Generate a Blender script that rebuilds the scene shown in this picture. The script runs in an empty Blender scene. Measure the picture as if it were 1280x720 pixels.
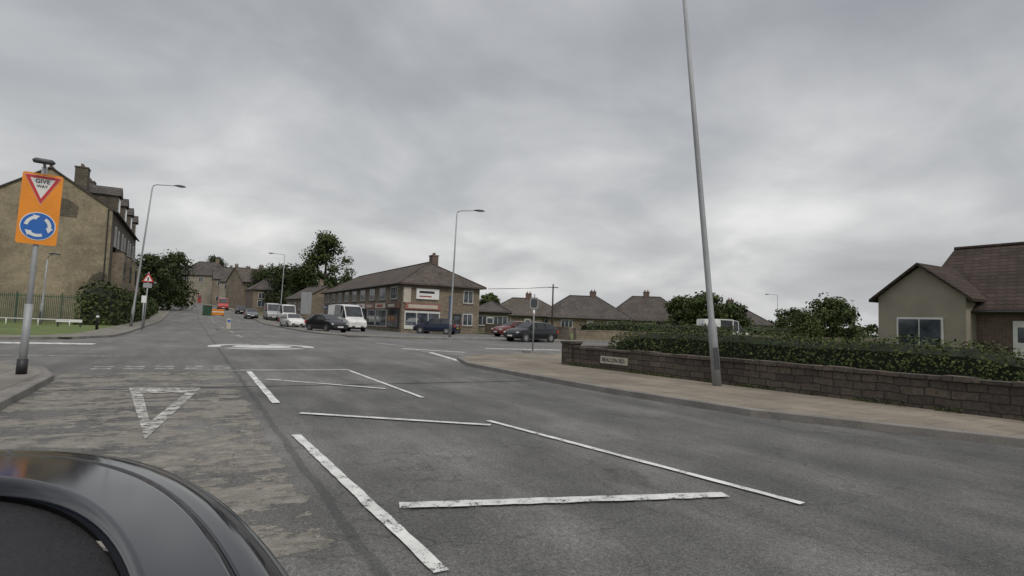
import bpy, math, random
from mathutils import Vector, Matrix
random.seed(7)
S=bpy.context.scene
COL=S.collection
S.view_settings.view_transform='Standard'
S.view_settings.look='None'
S.view_settings.exposure=0
# ------------------------------------------------------------------ camera
F=720.0; EYE=1.4
HC=403.0; ROLL=math.radians(2.06); PITCH=math.atan((HC-360)/F)
CR=Matrix.Rotation(math.radians(90)+PITCH,3,'X')@Matrix.Rotation(ROLL,3,'Z')
cam_d=bpy.data.cameras.new("camera"); cam=bpy.data.objects.new("camera",cam_d); COL.objects.link(cam)
cam_d.sensor_width=36; cam_d.lens=36*F/1280; cam_d.clip_end=6000; cam_d.clip_start=0.05
cam.matrix_world=Matrix.Translation((0,0,EYE))@CR.to_4x4()
S.camera=cam
def ray(px,py): return CR@Vector(((px-640)/F,-(py-360)/F,-1))
def G(px,py,z=0.0):
    r=ray(px,py); k=(z-EYE)/r.z
    return (r.x*k, r.y*k)
def at(px,depth):
    y=HC-(640-px)*math.tan(ROLL); r=ray(px,y); k=depth/r.y
    return (r.x*k, depth)
# ------------------------------------------------------------------ road frame (s forward along the main road, t to its side)
ANG=math.radians(119)
U=(math.cos(ANG),math.sin(ANG))
V=(math.sin(ANG),-math.cos(ANG))
def bend(s): return -0.0012*max(0,s-100)**2 if s<260 else -0.0012*160**2-0.384*(s-260)
def W2(s,t): return (U[0]*s+V[0]*t, U[1]*s+V[1]*t)
def ST(x,y): return (U[0]*x+U[1]*y, V[0]*x+V[1]*y)
def hst(s,t):
    if s<80: k=0
    elif s<200: k=.035*(s-80)
    elif s<420: k=4.2+.06*(s-200)
    else: k=17.4
    w=1.0
    if t>25: w=max(.1,1-(t-25)/90)
    return k*w
def H(x,y):
    s,t=ST(x,y); return hst(s,t)
# ------------------------------------------------------------------ materials
def newmat(name):
    m=bpy.data.materials.new(name); m.use_nodes=True
    nt=m.node_tree; return m,nt,nt.nodes['Principled BSDF']
def ramp(nt,fac,stops):
    r=nt.nodes.new('ShaderNodeValToRGB'); nt.links.new(fac,r.inputs[0])
    e=r.color_ramp.elements
    while len(e)<len(stops): e.new(.5)
    for i,(p,c) in enumerate(stops):
        e[i].position=p; e[i].color=(c[0],c[1],c[2],1) if not isinstance(c,(int,float)) else (c,c,c,1)
    return r.outputs[0]
def mixc(nt,fac,a,b,mode='MIX'):
    m=nt.nodes.new('ShaderNodeMix'); m.data_type='RGBA'; m.blend_type=mode
    for sock,v in ((m.inputs[0],fac),(m.inputs[6],a),(m.inputs[7],b)):
        if hasattr(v,'is_output'): nt.links.new(v,sock)
        elif isinstance(v,(int,float)): sock.default_value=v
        else: sock.default_value=(v[0],v[1],v[2],1)
    return m.outputs[2]
def mth(nt,op,a,b=None,c=None,clamp=False):
    m=nt.nodes.new('ShaderNodeMath'); m.operation=op; m.use_clamp=clamp
    for i,v in enumerate((a,b,c)):
        if v is None: continue
        if hasattr(v,'is_output'): nt.links.new(v,m.inputs[i])
        else: m.inputs[i].default_value=v
    return m.outputs[0]
def objco(nt):
    return nt.nodes.new('ShaderNodeTexCoord').outputs['Object']
def noise(nt,co,scale,detail=4,rough=.55,dist=0):
    n=nt.nodes.new('ShaderNodeTexNoise'); n.inputs['Scale'].default_value=scale; n.inputs['Detail'].default_value=detail
    n.inputs['Roughness'].default_value=rough; n.inputs['Distortion'].default_value=dist
    nt.links.new(co,n.inputs['Vector']); return n.outputs['Fac']
def bump(nt,bs,h,strength=.3,dist=.02):
    b=nt.nodes.new('ShaderNodeBump'); b.inputs['Strength'].default_value=strength; b.inputs['Distance'].default_value=dist
    nt.links.new(h,b.inputs['Height']); nt.links.new(b.outputs[0],bs.inputs['Normal'])
def sc(c,k): return tuple(x*k for x in c)
def mat_noise(name,col,scale=3,var=.25,rough=.8,metal=0,fine=60,bmp=.15,spec=.5):
    m,nt,bs=newmat(name); co=objco(nt)
    a=noise(nt,co,scale); c=ramp(nt,a,[(.3,sc(col,1-var)),(.7,sc(col,1+var))])
    f=noise(nt,co,fine,2); c2=mixc(nt,.25,c,ramp(nt,f,[(.35,sc(col,.5)),(.65,sc(col,1.5))]))
    nt.links.new(c2,bs.inputs['Base Color']); bs.inputs['Roughness'].default_value=rough; bs.inputs['Metallic'].default_value=metal
    bs.inputs['Specular IOR Level'].default_value=spec
    if bmp>0: bump(nt,bs,f,bmp)
    return m
def mat_paint(name,col,rough=.25,coat=.5,dirt=.15,spec=.5):
    m,nt,bs=newmat(name); co=objco(nt)
    a=noise(nt,co,2.5,5); c=ramp(nt,a,[(.35,sc(col,1-dirt)),(.7,sc(col,1+dirt*.4))])
    nt.links.new(c,bs.inputs['Base Color']); bs.inputs['Roughness'].default_value=rough; bs.inputs['Specular IOR Level'].default_value=spec
    bs.inputs['Coat Weight'].default_value=coat; bs.inputs['Coat Roughness'].default_value=.06
    return m
def mat_road():
    m,nt,bs=newmat('asphalt'); co=objco(nt)
    sep=nt.nodes.new('ShaderNodeSeparateXYZ'); nt.links.new(co,sep.inputs[0])
    s=sep.outputs[0]; t=mth(nt,'MULTIPLY',sep.outputs[1],-1)
    mp=nt.nodes.new('ShaderNodeMapping'); mp.inputs['Scale'].default_value=(.22,1.2,1); nt.links.new(co,mp.inputs[0])
    big=noise(nt,mp.outputs[0],.9,6,.62); base=ramp(nt,big,[(.3,(.066,.065,.064)),(.5,(.097,.095,.092)),(.7,(.145,.14,.134))])
    b2=noise(nt,co,.22,4,.6); base=mixc(nt,.7,base,ramp(nt,b2,[(.35,.66),(.65,1.35)]),'MULTIPLY')
    b3=noise(nt,co,1.7,6,.7); base=mixc(nt,.5,base,ramp(nt,b3,[(.35,.72),(.65,1.3)]),'MULTIPLY')
    sp=noise(nt,co,130,2,.7); base=mixc(nt,.65,base,ramp(nt,sp,[(.32,.25),(.5,.95),(.68,2.1)]),'MULTIPLY')
    sp2=noise(nt,co,34,3,.7); base=mixc(nt,.5,base,ramp(nt,sp2,[(.35,.55),(.65,1.5)]),'MULTIPLY')
    def band(v,lo,hi,soft):
        a=mth(nt,'DIVIDE',mth(nt,'SUBTRACT',v,lo),soft,clamp=True)
        b=mth(nt,'DIVIDE',mth(nt,'SUBTRACT',hi,v),soft,clamp=True)
        return mth(nt,'MULTIPLY',a,b)
    far=mth(nt,'MULTIPLY',band(s,13,400,12),.6)  # glancing-angle sheen of the distant road, put into the asphalt colour
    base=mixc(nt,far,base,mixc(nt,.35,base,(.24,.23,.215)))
    # worn, fretted surface dressing on the approach lane: crosswise scabs
    mp3=nt.nodes.new('ShaderNodeMapping'); mp3.inputs['Scale'].default_value=(1.6,.66,1); nt.links.new(co,mp3.inputs[0])
    n1=noise(nt,mp3.outputs[0],1.4,10,.74,.25)
    n2=noise(nt,co,4.2,9,.78)
    wob=noise(nt,co,.7,4,.65)
    wav=mth(nt,'SINE',mth(nt,'ADD',mth(nt,'MULTIPLY',s,5.2),mth(nt,'MULTIPLY',wob,12.0)))
    nn=mth(nt,'ADD',mth(nt,'ADD',mth(nt,'MULTIPLY',n1,.66),mth(nt,'MULTIPLY',n2,.34)),mth(nt,'MULTIPLY',wav,.022))
    mask=mth(nt,'MULTIPLY',band(t,-2.5,1.10,.30),band(s,.3,16.5,1.5))
    thr=mth(nt,'ADD',nn,mth(nt,'MULTIPLY',mth(nt,'SUBTRACT',mask,1),.35))
    worn=ramp(nt,thr,[(.478,0.0),(.488,1.0)])
    wc=ramp(nt,noise(nt,mp3.outputs[0],6,9,.78),[(.32,(.115,.105,.09)),(.5,(.195,.18,.155)),(.68,(.30,.28,.245))])
    wc=mixc(nt,.65,wc,ramp(nt,sp,[(.35,.5),(.65,1.5)]),'MULTIPLY')
    wc=mixc(nt,.5,wc,ramp(nt,n2,[(.35,.7),(.65,1.2)]),'MULTIPLY')
    edge=ramp(nt,thr,[(.466,1.0),(.479,.7),(.486,.7),(.496,1.0)])
    c=mixc(nt,mth(nt,'MULTIPLY',worn,.9),base,wc); c=mixc(nt,.6,c,edge,'MULTIPLY')
    vo=nt.nodes.new('ShaderNodeTexVoronoi'); vo.feature='DISTANCE_TO_EDGE'; vo.inputs['Scale'].default_value=.42
    wv=nt.nodes.new('ShaderNodeVectorMath'); wv.operation='ADD'
    nz=nt.nodes.new('ShaderNodeTexNoise'); nz.inputs['Scale'].default_value=1.6; nz.inputs['Detail'].default_value=5; nt.links.new(co,nz.inputs['Vector'])
    nt.links.new(co,wv.inputs[0]); nt.links.new(nz.outputs['Color'],wv.inputs[1]); nt.links.new(wv.outputs[0],vo.inputs['Vector'])
    ck=ramp(nt,vo.outputs['Distance'],[(.0,.45),(.008,1.0)])
    c=mixc(nt,.6,c,ck,'MULTIPLY')
    jn=mth(nt,'ADD',t,mth(nt,'MULTIPLY',nz.outputs['Fac'],.12)); jb=band(jn,1.0,1.10,.02)
    c=mixc(nt,mth(nt,'MULTIPLY',jb,.45),c,(.03,.03,.03))
    nt.links.new(c,bs.inputs['Base Color']); bs.inputs['Roughness'].default_value=.82; bs.inputs['Specular IOR Level'].default_value=.35
    hh=mth(nt,'ADD',sp,mth(nt,'MULTIPLY',worn,.8)); bump(nt,bs,hh,.6,.012)
    return m
def mat_mark(name,wear=.45,col=(.62,.62,.60)):
    m,nt,bs=newmat(name); co=objco(nt)
    n1=noise(nt,co,5,9,.8); n2=noise(nt,co,70,3,.75)
    n=mth(nt,'ADD',mth(nt,'MULTIPLY',n1,.6),mth(nt,'MULTIPLY',n2,.4))
    al=ramp(nt,n,[(wear-.03,0.0),(wear+.015,1.0)])
    c=ramp(nt,noise(nt,co,2.5,6,.7),[(.3,sc(col,.60)),(.65,col)])
    nt.links.new(c,bs.inputs['Base Color']); bs.inputs['Roughness'].default_value=.75
    nt.links.new(al,bs.inputs['Alpha']); return m
def mat_stone(name,c1,c2,mortar,bw=.45,bh=.2,rough=.9,stain=.5,warp=0):
    m,nt,bs=newmat(name); co=objco(nt)
    sep=nt.nodes.new('ShaderNodeSeparateXYZ'); nt.links.new(co,sep.inputs[0])
    cb=nt.nodes.new('ShaderNodeCombineXYZ'); nt.links.new(mth(nt,'ADD',sep.outputs[0],sep.outputs[1]),cb.inputs[0]); nt.links.new(sep.outputs[2],cb.inputs[1])
    bc=cb.outputs[0]
    if warp:
        nz=nt.nodes.new('ShaderNodeTexNoise'); nz.inputs['Scale'].default_value=2.2; nz.inputs['Detail'].default_value=3; nt.links.new(co,nz.inputs['Vector'])
        vm=nt.nodes.new('ShaderNodeVectorMath'); vm.operation='MULTIPLY_ADD'; nt.links.new(nz.outputs['Color'],vm.inputs[0]); vm.inputs[1].default_value=(warp,warp,0); nt.links.new(bc,vm.inputs[2]); bc=vm.outputs[0]
    b=nt.nodes.new('ShaderNodeTexBrick'); nt.links.new(bc,b.inputs['Vector'])
    b.inputs['Scale'].default_value=1; b.inputs['Brick Width'].default_value=bw; b.inputs['Row Height'].default_value=bh
    b.inputs['Mortar Size'].default_value=.012; b.inputs['Color1'].default_value=(*c1,1); b.inputs['Color2'].default_value=(*c2,1); b.inputs['Mortar'].default_value=(*mortar,1)
    if warp: b.squash=.7; b.squash_frequency=3; b.offset=.37
    st=ramp(nt,noise(nt,co,.45,6,.65),[(.3,1-stain),(.65,1.15)])
    c=mixc(nt,.8,b.outputs['Color'],st,'MULTIPLY')
    f=noise(nt,co,14,4,.7); c=mixc(nt,.55 if not warp else .8,c,ramp(nt,f,[(.3,.5),(.7,1.45)]),'MULTIPLY')
    f2=noise(nt,co,3,5,.7); c=mixc(nt,.5,c,ramp(nt,f2,[(.3,.6),(.7,1.35)]),'MULTIPLY')
    nt.links.new(c,bs.inputs['Base Color']); bs.inputs['Roughness'].default_value=rough
    bump(nt,bs,mth(nt,'ADD',b.outputs['Fac'],f),.4 if not warp else .8,.02); return m
def mat_roof(name,col):
    m,nt,bs=newmat(name); co=objco(nt)
    sep=nt.nodes.new('ShaderNodeSeparateXYZ'); nt.links.new(co,sep.inputs[0])
    cb=nt.nodes.new('ShaderNodeCombineXYZ'); nt.links.new(mth(nt,'ADD',sep.outputs[0],sep.outputs[1]),cb.inputs[0]); nt.links.new(sep.outputs[2],cb.inputs[1])
    b=nt.nodes.new('ShaderNodeTexBrick'); nt.links.new(cb.outputs[0],b.inputs['Vector'])
    b.inputs['Scale'].default_value=1; b.inputs['Brick Width'].default_value=.33; b.inputs['Row Height'].default_value=.17; b.inputs['Mortar Size'].default_value=.014
    b.inputs['Color1'].default_value=(*sc(col,.8),1); b.inputs['Color2'].default_value=(*sc(col,1.2),1); b.inputs['Mortar'].default_value=(*sc(col,.4),1)
    st=ramp(nt,noise(nt,co,.5,6,.65),[(.3,.65),(.7,1.35)])
    c=mixc(nt,.8,b.outputs['Color'],st,'MULTIPLY'); nt.links.new(c,bs.inputs['Base Color']); bs.inputs['Roughness'].default_value=.9
    bs.inputs['Specular IOR Level'].default_value=.25
    bump(nt,bs,b.outputs['Fac'],.4,.02); return m
def mat_leaf(name,dark,light,scale=.6):
    m,nt,bs=newmat(name); co=objco(nt)
    geo=nt.nodes.new('ShaderNodeNewGeometry')
    n=noise(nt,co,scale,3); k=mth(nt,'ADD',mth(nt,'MULTIPLY',n,.65),mth(nt,'MULTIPLY',geo.outputs['Random Per Island'],.35))
    c=ramp(nt,k,[(.3,dark),(.7,light)]); nt.links.new(c,bs.inputs['Base Color']); bs.inputs['Roughness'].default_value=.7
    bs.inputs['Specular IOR Level'].default_value=.2
    return m
def mat_grass(name):
    m,nt,bs=newmat(name); co=objco(nt)
    c=ramp(nt,noise(nt,co,.5,6,.7),[(.3,(.065,.09,.022)),(.55,(.10,.135,.036)),(.75,(.15,.155,.06))])
    c=mixc(nt,.6,c,ramp(nt,noise(nt,co,40,3,.7),[(.3,.45),(.7,1.6)]),'MULTIPLY')
    nt.links.new(c,bs.inputs['Base Color']); bs.inputs['Roughness'].default_value=.95; bump(nt,bs,noise(nt,co,40,3),.6,.05); return m
def mat_glass(name,col=(.02,.024,.028)):
    m,nt,bs=newmat(name); co=objco(nt)
    c=ramp(nt,noise(nt,co,1.3,3),[(.4,col),(.65,sc(col,3))]); nt.links.new(c,bs.inputs['Base Color'])
    bs.inputs['Roughness'].default_value=.06; return m
ROAD=mat_road()
MARK=mat_mark('worn_white_paint',.447,(.66,.66,.64)); MARKW=mat_mark('very_worn_white_paint',.50,(.50,.49,.46)); MARKD=mat_mark('rubbed_white_paint',.485,(.48,.48,.45)); MARKR=mat_mark('roundabout_white_paint',.42,(.60,.60,.58))
def mat_pave(name,a,b):
    m,nt,bs=newmat(name); co=objco(nt)
    br=nt.nodes.new('ShaderNodeTexBrick'); nt.links.new(co,br.inputs['Vector']); br.inputs['Scale'].default_value=1
    br.inputs['Brick Width'].default_value=.9; br.inputs['Row Height'].default_value=.6; br.inputs['Mortar Size'].default_value=.012
    br.inputs['Color1'].default_value=(*a,1); br.inputs['Color2'].default_value=(*b,1); br.inputs['Mortar'].default_value=(*sc(b,.5),1)
    c=mixc(nt,.8,br.outputs['Color'],ramp(nt,noise(nt,co,.6,7,.7),[(.3,.5),(.7,1.4)]),'MULTIPLY')
    c=mixc(nt,.5,c,ramp(nt,noise(nt,co,60,3,.7),[(.3,.5),(.7,1.5)]),'MULTIPLY')
    nt.links.new(c,bs.inputs['Base Color']); bs.inputs['Roughness'].default_value=.88; bump(nt,bs,noise(nt,co,60,3),.3,.01); return m
PAVR=mat_pave('tan_paving',(.20,.17,.132),(.17,.145,.112)); PAVL=mat_pave('grey_paving',(.18,.165,.143),(.15,.138,.12))
KERB=mat_noise('kerb_stone',(.16,.15,.138),2,.35,.85,fine=40)
GRASS=mat_grass('grass'); EARTH=mat_noise('earth_ground',(.10,.10,.06),.1,.4,.95,fine=20)
GALV=mat_noise('galvanised_steel',(.28,.29,.30),2,.15,.6,.2,bmp=0)
DARKST=mat_noise('dark_steel',(.06,.065,.07),2,.15,.5,.2,bmp=0)
WHITE=mat_paint('white_paint',(.60,.60,.58),.35,.3,.12); BLACK=mat_noise('black_plastic',(.018,.018,.02),3,.2,.55,bmp=0)
RUB=mat_noise('rubber',(.022,.022,.022),5,.2,.85,bmp=0)
RIM=mat_noise('alloy',(.35,.35,.36),5,.1,.35,.7,bmp=0)
GLASS=mat_glass('window_glass',(.03,.035,.042)); CGLASS=mat_glass('car_glass',(.012,.014,.016))
RED=mat_paint('red_paint',(.30,.035,.03),.5,.1); BLUE=mat_paint('blue_sign',(.01,.11,.42),.4,.2,.05); ORANGE=mat_paint('orange_sign',(.74,.25,.012),.5,.05,.12)
DBLUE=mat_paint('faded_blue',(.06,.10,.22),.5,.1)
SIGNW=mat_paint('sign_white',(.68,.68,.67),.4,.1,.07); SIGNR=mat_paint('sign_red',(.48,.025,.03),.4,.1,.05); TXTB=mat_paint('black_lettering',(.02,.02,.02),.5,0,.05)
LAMPG=mat_paint('lamp_lens',(.45,.46,.45),.2,.5,.1); CREAMS=mat_paint('cream_sign',(.45,.42,.35),.5,.1)
RENDER_=mat_stone('weathered_gable_render',(.29,.245,.17),(.255,.215,.15),(.26,.22,.155),1.2,.5,.95,.55)
SOOT=mat_stone('sooty_stone',(.10,.085,.068),(.14,.118,.09),(.06,.052,.045),.45,.22,.95,.5)
BUFF=mat_stone('buff_stone',(.23,.188,.138),(.175,.145,.107),(.12,.10,.08),.45,.2,.9,.45)
WALLST=mat_stone('rough_garden_wall_stone',(.12,.095,.075),(.062,.052,.044),(.035,.030,.026),.40,.15,.95,.5,.10)
BRICK=mat_stone('brown_brick',(.14,.085,.06),(.105,.066,.05),(.14,.125,.11),.225,.075,.9,.3)
CREAM=mat_noise('cream_render',(.24,.215,.175),.8,.2,.9)
SLATE=mat_roof('grey_tile',(.085,.076,.07)); BROWNT=mat_roof('brown_tile',(.05,.036,.029)); TANT=mat_roof('tan_tile',(.10,.085,.074)); 
LEAF=mat_leaf('tree_leaves',(.011,.019,.006),(.052,.070,.021)); LEAF2=mat_leaf('light_tree_leaves',(.016,.028,.008),(.072,.095,.028))
HLEAF=mat_leaf('hedge_leaves',(.016,.027,.007),(.078,.10,.028),1.2); BARK=mat_noise('bark',(.06,.045,.035),6,.3,.95)
FENCEG=mat_noise('green_railing_paint',(.03,.075,.045),3,.2,.5,bmp=0)
# ------------------------------------------------------------------ mesh builder
class MB:
    def __init__(s): s.v=[]; s.f=[]; s.m=[]; s.mats=[]
    def mi(s,mat):
        if mat not in s.mats: s.mats.append(mat)
        return s.mats.index(mat)
    def add(s,vs,fs,mat):
        o=len(s.v); s.v+= [tuple(x) for x in vs]; k=s.mi(mat)
        for f in fs: s.f.append([i+o for i in f]); s.m.append(k)
    def box(s,a,b,mat):
        (x0,y0,z0),(x1,y1,z1)=a,b
        s.add([(x0,y0,z0),(x1,y0,z0),(x1,y1,z0),(x0,y1,z0),(x0,y0,z1),(x1,y0,z1),(x1,y1,z1),(x0,y1,z1)],
          [(3,2,1,0),(4,5,6,7),(0,1,5,4),(1,2,6,5),(2,3,7,6),(3,0,4,7)],mat)
    def tube(s,pts,rad,mat,n=10,cap=True,flat=1.0):
        pts=[Vector(p) for p in pts]; vs=[]
        for i,p in enumerate(pts):
            d=(pts[min(i+1,len(pts)-1)]-pts[max(i-1,0)]).normalized()
            a=Vector((0,0,1)) if abs(d.z)<.9 else Vector((1,0,0))
            x=d.cross(a).normalized(); y=d.cross(x).normalized()
            r=rad[i] if isinstance(rad,(list,tuple)) else rad
            for k in range(n):
                t=2*math.pi*k/n; vs.append(p+x*math.cos(t)*r+y*math.sin(t)*r*flat)
        fs=[]
        for i in range(len(pts)-1):
            for k in range(n): fs.append((i*n+k,i*n+(k+1)%n,(i+1)*n+(k+1)%n,(i+1)*n+k))
        if cap: fs.append(tuple(range(n))[::-1]); fs.append(tuple((len(pts)-1)*n+k for k in range(n)))
        s.add(vs,fs,mat)
    def poly(s,pts,mat): s.add(pts,[tuple(range(len(pts)))],mat)
    def plate(s,pts,y0,y1,mat):
        n=len(pts); vs=[(p[0],y0,p[1]) for p in pts]+[(p[0],y1,p[1]) for p in pts]
        fs=[tuple(range(n)),tuple(range(2*n-1,n-1,-1))]+[(i,i+n,(i+1)%n+n,(i+1)%n) for i in range(n)]
        s.add(vs,fs,mat)
    def mesh(s,name,smooth=False):
        me=bpy.data.meshes.new(name); me.from_pydata(s.v,[],s.f)
        for m in s.mats: me.materials.append(m)
        me.polygons.foreach_set('material_index',s.m)
        if smooth: me.polygons.foreach_set('use_smooth',[True]*len(s.f))
        me.update(); return me
    def obj(s,name,parent=None,smooth=False,loc=None,rot=None):
        return mkobj(name,s.mesh(name,smooth),parent,loc,rot)
def mkobj(name,me,parent=None,loc=None,rot=None):
    o=bpy.data.objects.new(name,me); COL.objects.link(o)
    if parent: o.parent=parent
    if loc: o.location=loc
    if rot: o.rotation_euler=rot
    return o
def thing(name,label,cat,loc,rz=0,lean=0,group=None):
    o=bpy.data.objects.new(name,None); COL.objects.link(o); o.empty_display_size=.3
    o.location=loc; o.rotation_euler=(0,lean,rz); o["label"]=label; o["category"]=cat
    if group: o["group"]=group
    return o
def structure(o): o["kind"]="structure"; return o
def P(px,depth,dz=0): x,y=at(px,depth); return (x,y,H(x,y)+dz)
# ------------------------------------------------------------------ world and sun
w=bpy.data.worlds.new("World"); S.world=w; w.use_nodes=True; nt=w.node_tree
bg=nt.nodes['Background']
sky=nt.nodes.new('ShaderNodeTexSky'); sky.sky_type='NISHITA'; sky.sun_disc=False; sky.sun_elevation=math.radians(48); sky.sun_rotation=math.radians(150); sky.air_density=2; sky.dust_density=4
tc=nt.nodes.new('ShaderNodeTexCoord').outputs['Generated']
sep=nt.nodes.new('ShaderNodeSeparateXYZ'); nt.links.new(tc,sep.inputs[0])
zz=mth(nt,'ADD',mth(nt,'MAXIMUM',sep.outputs[2],0),.30)
cb=nt.nodes.new('ShaderNodeCombineXYZ'); nt.links.new(mth(nt,'DIVIDE',sep.outputs[0],zz),cb.inputs[0]); nt.links.new(mth(nt,'DIVIDE',sep.outputs[1],zz),cb.inputs[1])
n1=noise(nt,cb.outputs[0],1.7,7,.50,.25); n2=noise(nt,cb.outputs[0],.6,3,.5)
cl=mth(nt,'ADD',mth(nt,'MULTIPLY',n1,.6),mth(nt,'MULTIPLY',n2,.4))
cc=ramp(nt,cl,[(.34,(.36,.37,.395)),(.46,(.45,.46,.48)),(.54,(.56,.567,.58)),(.64,(.74,.74,.74))])
hz=ramp(nt,sep.outputs[2],[(.0,(1.22,1.21,1.19)),(.15,(1.16,1.16,1.15)),(.45,(.84,.845,.865)),(.62,(1.1,1.1,1.1)),(1.0,(2.5,2.5,2.5))])
cc=mixc(nt,1.0,cc,hz,'MULTIPLY')
skc=nt.nodes.new('ShaderNodeVectorMath'); skc.operation='SCALE'; nt.links.new(sky.outputs[0],skc.inputs[0]); skc.inputs['Scale'].default_value=.1
fin=mixc(nt,.93,skc.outputs[0],cc); nt.links.new(fin,bg.inputs[0]); bg.inputs[1].default_value=1.0
sl=bpy.data.lights.new("sun",'SUN'); sl.energy=1.5; sl.angle=math.radians(16); sl.color=(1,.95,.87)
so=bpy.data.objects.new("sun",sl); COL.objects.link(so); so.rotation_euler=(math.radians(42),0,math.radians(30)); so.location=(0,0,30)
# ------------------------------------------------------------------ ground and roads (local frame: x=s, y=-t)
def frame_obj(mb,name):
    o=mb.obj(name); o.rotation_euler=(0,0,ANG); return structure(o)
def frange(a,b,st):
    n=max(1,int(math.ceil((b-a)/st))); return [a+(b-a)*i/n for i in range(n+1)]
def sheet(name,ss,ts,z,mat,usebend=False):
    mb=MB(); vs=[]
    for s in ss:
        for t in ts: vs.append((s,-(t+(bend(s) if usebend else 0)),hst(s,t)+z))
    n=len(ts); fs=[(i*n+j,i*n+j+1,(i+1)*n+j+1,(i+1)*n+j) for i in range(len(ss)-1) for j in range(n-1)]
    mb.add(vs,fs,mat); me=mb.mesh(name)
    if me.polygons[0].normal.z<0: me.flip_normals()
    o=mkobj(name,me,rot=(0,0,ANG)); return structure(o)
sheet('ground',[-3000,-1000,-300,-60]+frange(-20,80,20)+[100,120,140,160,180,200,240,280,320,360,420,600,1200,4000],
      [-4000,-1200,-400,-150,-60,-25,0,25,45,70,115,200,500,1500,4000],0,EARTH)
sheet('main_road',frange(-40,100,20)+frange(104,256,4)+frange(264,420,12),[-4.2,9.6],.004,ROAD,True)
sheet('side_road',[16,40],frange(-90,130,20),.008,ROAD)
sheet('junction_road',[12,46],[-10,18],.012,ROAD)
sheet('forecourt',frange(40,100,12),[9.5,18.4],.05,ROAD)
sheet('car_park',[40,46,54.5],[18.4,29],.054,ROAD)
sheet('grass_verge',frange(30.5,140,10),[-60,-25,-4.4],.10,GRASS)
sheet('left_yard',frange(-40,16,14),[-60,-4.2],.10,PAVL)
sheet('garden_lawn',frange(-40,17,14),[11.2,25,60],.10,GRASS)
sheet('corner_paving',[12,19.5],[9.4,16],.112,PAVR)
sheet('far_lawn',[40,50,80],[29,45,70,115],.09,GRASS)
def strip(name,pts,width,mat,side,usebend=False,z=.12):
    P_=[]
    for (a,b) in zip(pts[:-1],pts[1:]):
        L=math.hypot(b[0]-a[0],b[1]-a[1]); n=max(1,int(L/6))
        for i in range(n): P_.append((a[0]+(b[0]-a[0])*i/n,a[1]+(b[1]-a[1])*i/n))
    P_.append(pts[-1])
    nr=[]
    for i in range(len(P_)):
        a=P_[max(0,i-1)]; b=P_[min(len(P_)-1,i+1)]; d=(b[0]-a[0],b[1]-a[1]); L=math.hypot(*d); nr.append((-d[1]/L*side,d[0]/L*side))
    def row(off,zz): return [(p[0]+q[0]*off, -(p[1]+q[1]*off+(bend(p[0]) if usebend else 0)), hst(p[0],p[1])+zz) for p,q in zip(P_,nr)]
    def ribbon(rows,mat,nm):
        mb=MB(); n=len(P_); vs=sum(rows,[]); fs=[]
        for r in range(len(rows)-1):
            for i in range(n-1): fs.append((r*n+i,r*n+i+1,(r+1)*n+i+1,(r+1)*n+i))
        mb.add(vs,fs,mat); return frame_obj(mb,nm)
    ribbon([row(0,-.02),row(.01,z-.01),row(.03,z+.004),row(.14,z+.004),row(.141,z-.03)],KERB,name.replace('pavement','kerb'))
    ribbon([row(.14,z),row(width,z),row(width+.01,z-.2)],mat,name)
strip('near_left_pavement',[(-40,-2.2),(10,-2.1),(13.6,-2.15),(15.4,-2.6),(16.7,-3.6),(17.4,-5.2),(17.6,-7.5),(17.6,-70)],2.6,PAVL,-1)
strip('near_right_pavement',[(-40,22),(-6,14.4),(0,11.6),(3.3,9.7),(6.4,8.1),(9.5,7.65),(13,7.5),(16.2,7.5),(18.6,8.2),(20.2,9.6),(20.9,11.6),(21,14),(21,120)],3.4,PAVR,1)
strip('far_left_pavement',[(29,-70),(29,-9),(29.5,-6.2),(31,-4.2),(33.5,-3.2),(38,-3),(100,-3),(300,-3)],1.7,PAVL,-1,True)
strip('far_right_pavement',[(38,120),(38,17),(38.6,13),(40.6,10),(44,8.6),(50,8.2),(100,8.2),(300,8.2)],1.8,PAVL,1,True)
# ---- markings
def LP(px,py):
    x,y=G(px,py); s,t=ST(x,y); return (s,-t)
def quad(mb,pts,mat,z=.018):
    ar=sum(pts[i][0]*pts[(i+1)%len(pts)][1]-pts[(i+1)%len(pts)][0]*pts[i][1] for i in range(len(pts)))
    if ar<0: pts=pts[::-1]
    mb.poly([(p[0],p[1],hst(p[0],0)+z) for p in pts],mat)
def strokes(mb,a,b,w,mat,z):
    d=(b-a); L=d.length; d.normalize(); n=Vector((-d.y,d.x)); k=max(2,int(L/.12)) if L<14 else max(2,int(L/.4))
    e=[(random.uniform(-.07,.05)*w,random.uniform(-.07,.05)*w) for _ in range(k+1)]
    for i in range(k):
        p=a+d*(L*i/k); q=a+d*(L*(i+1)/k)
        quad(mb,[p+n*(w/2+e[i][0]),q+n*(w/2+e[i+1][0]),q-n*(w/2+e[i+1][1]),p-n*(w/2+e[i][1])],mat,z)
def mline(mb,p,q,w,mat,z=.018): strokes(mb,Vector(LP(*p)),Vector(LP(*q)),w,mat,z)
def sline(mb,a,b,w,mat,z=.018): strokes(mb,Vector((a[0],-a[1])),Vector((b[0],-b[1])),w,mat,z)
mb=MB()
mline(mb,(552,718),(370,545),.10,MARK)
mline(mb,(345,505),(311,465),.12,MARK)
mline(mb,(1003,632),(610,527),.085,MARK)
mline(mb,(528,498),(437,464),.085,MARK)
mline(mb,(499,635),(907,621),.14,MARK,.022); mline(mb,(375,518),(613,533),.11,MARK,.022)
mline(mb,(332,475),(482,487),.09,MARK,.022); mline(mb,(300,464),(437,463.5),.12,MARK,.026)
mline(mb,(228,462),(300,464),.10,MARKD)
frame_obj(mb,'hatched_road_marking')
mb=MB()
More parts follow.
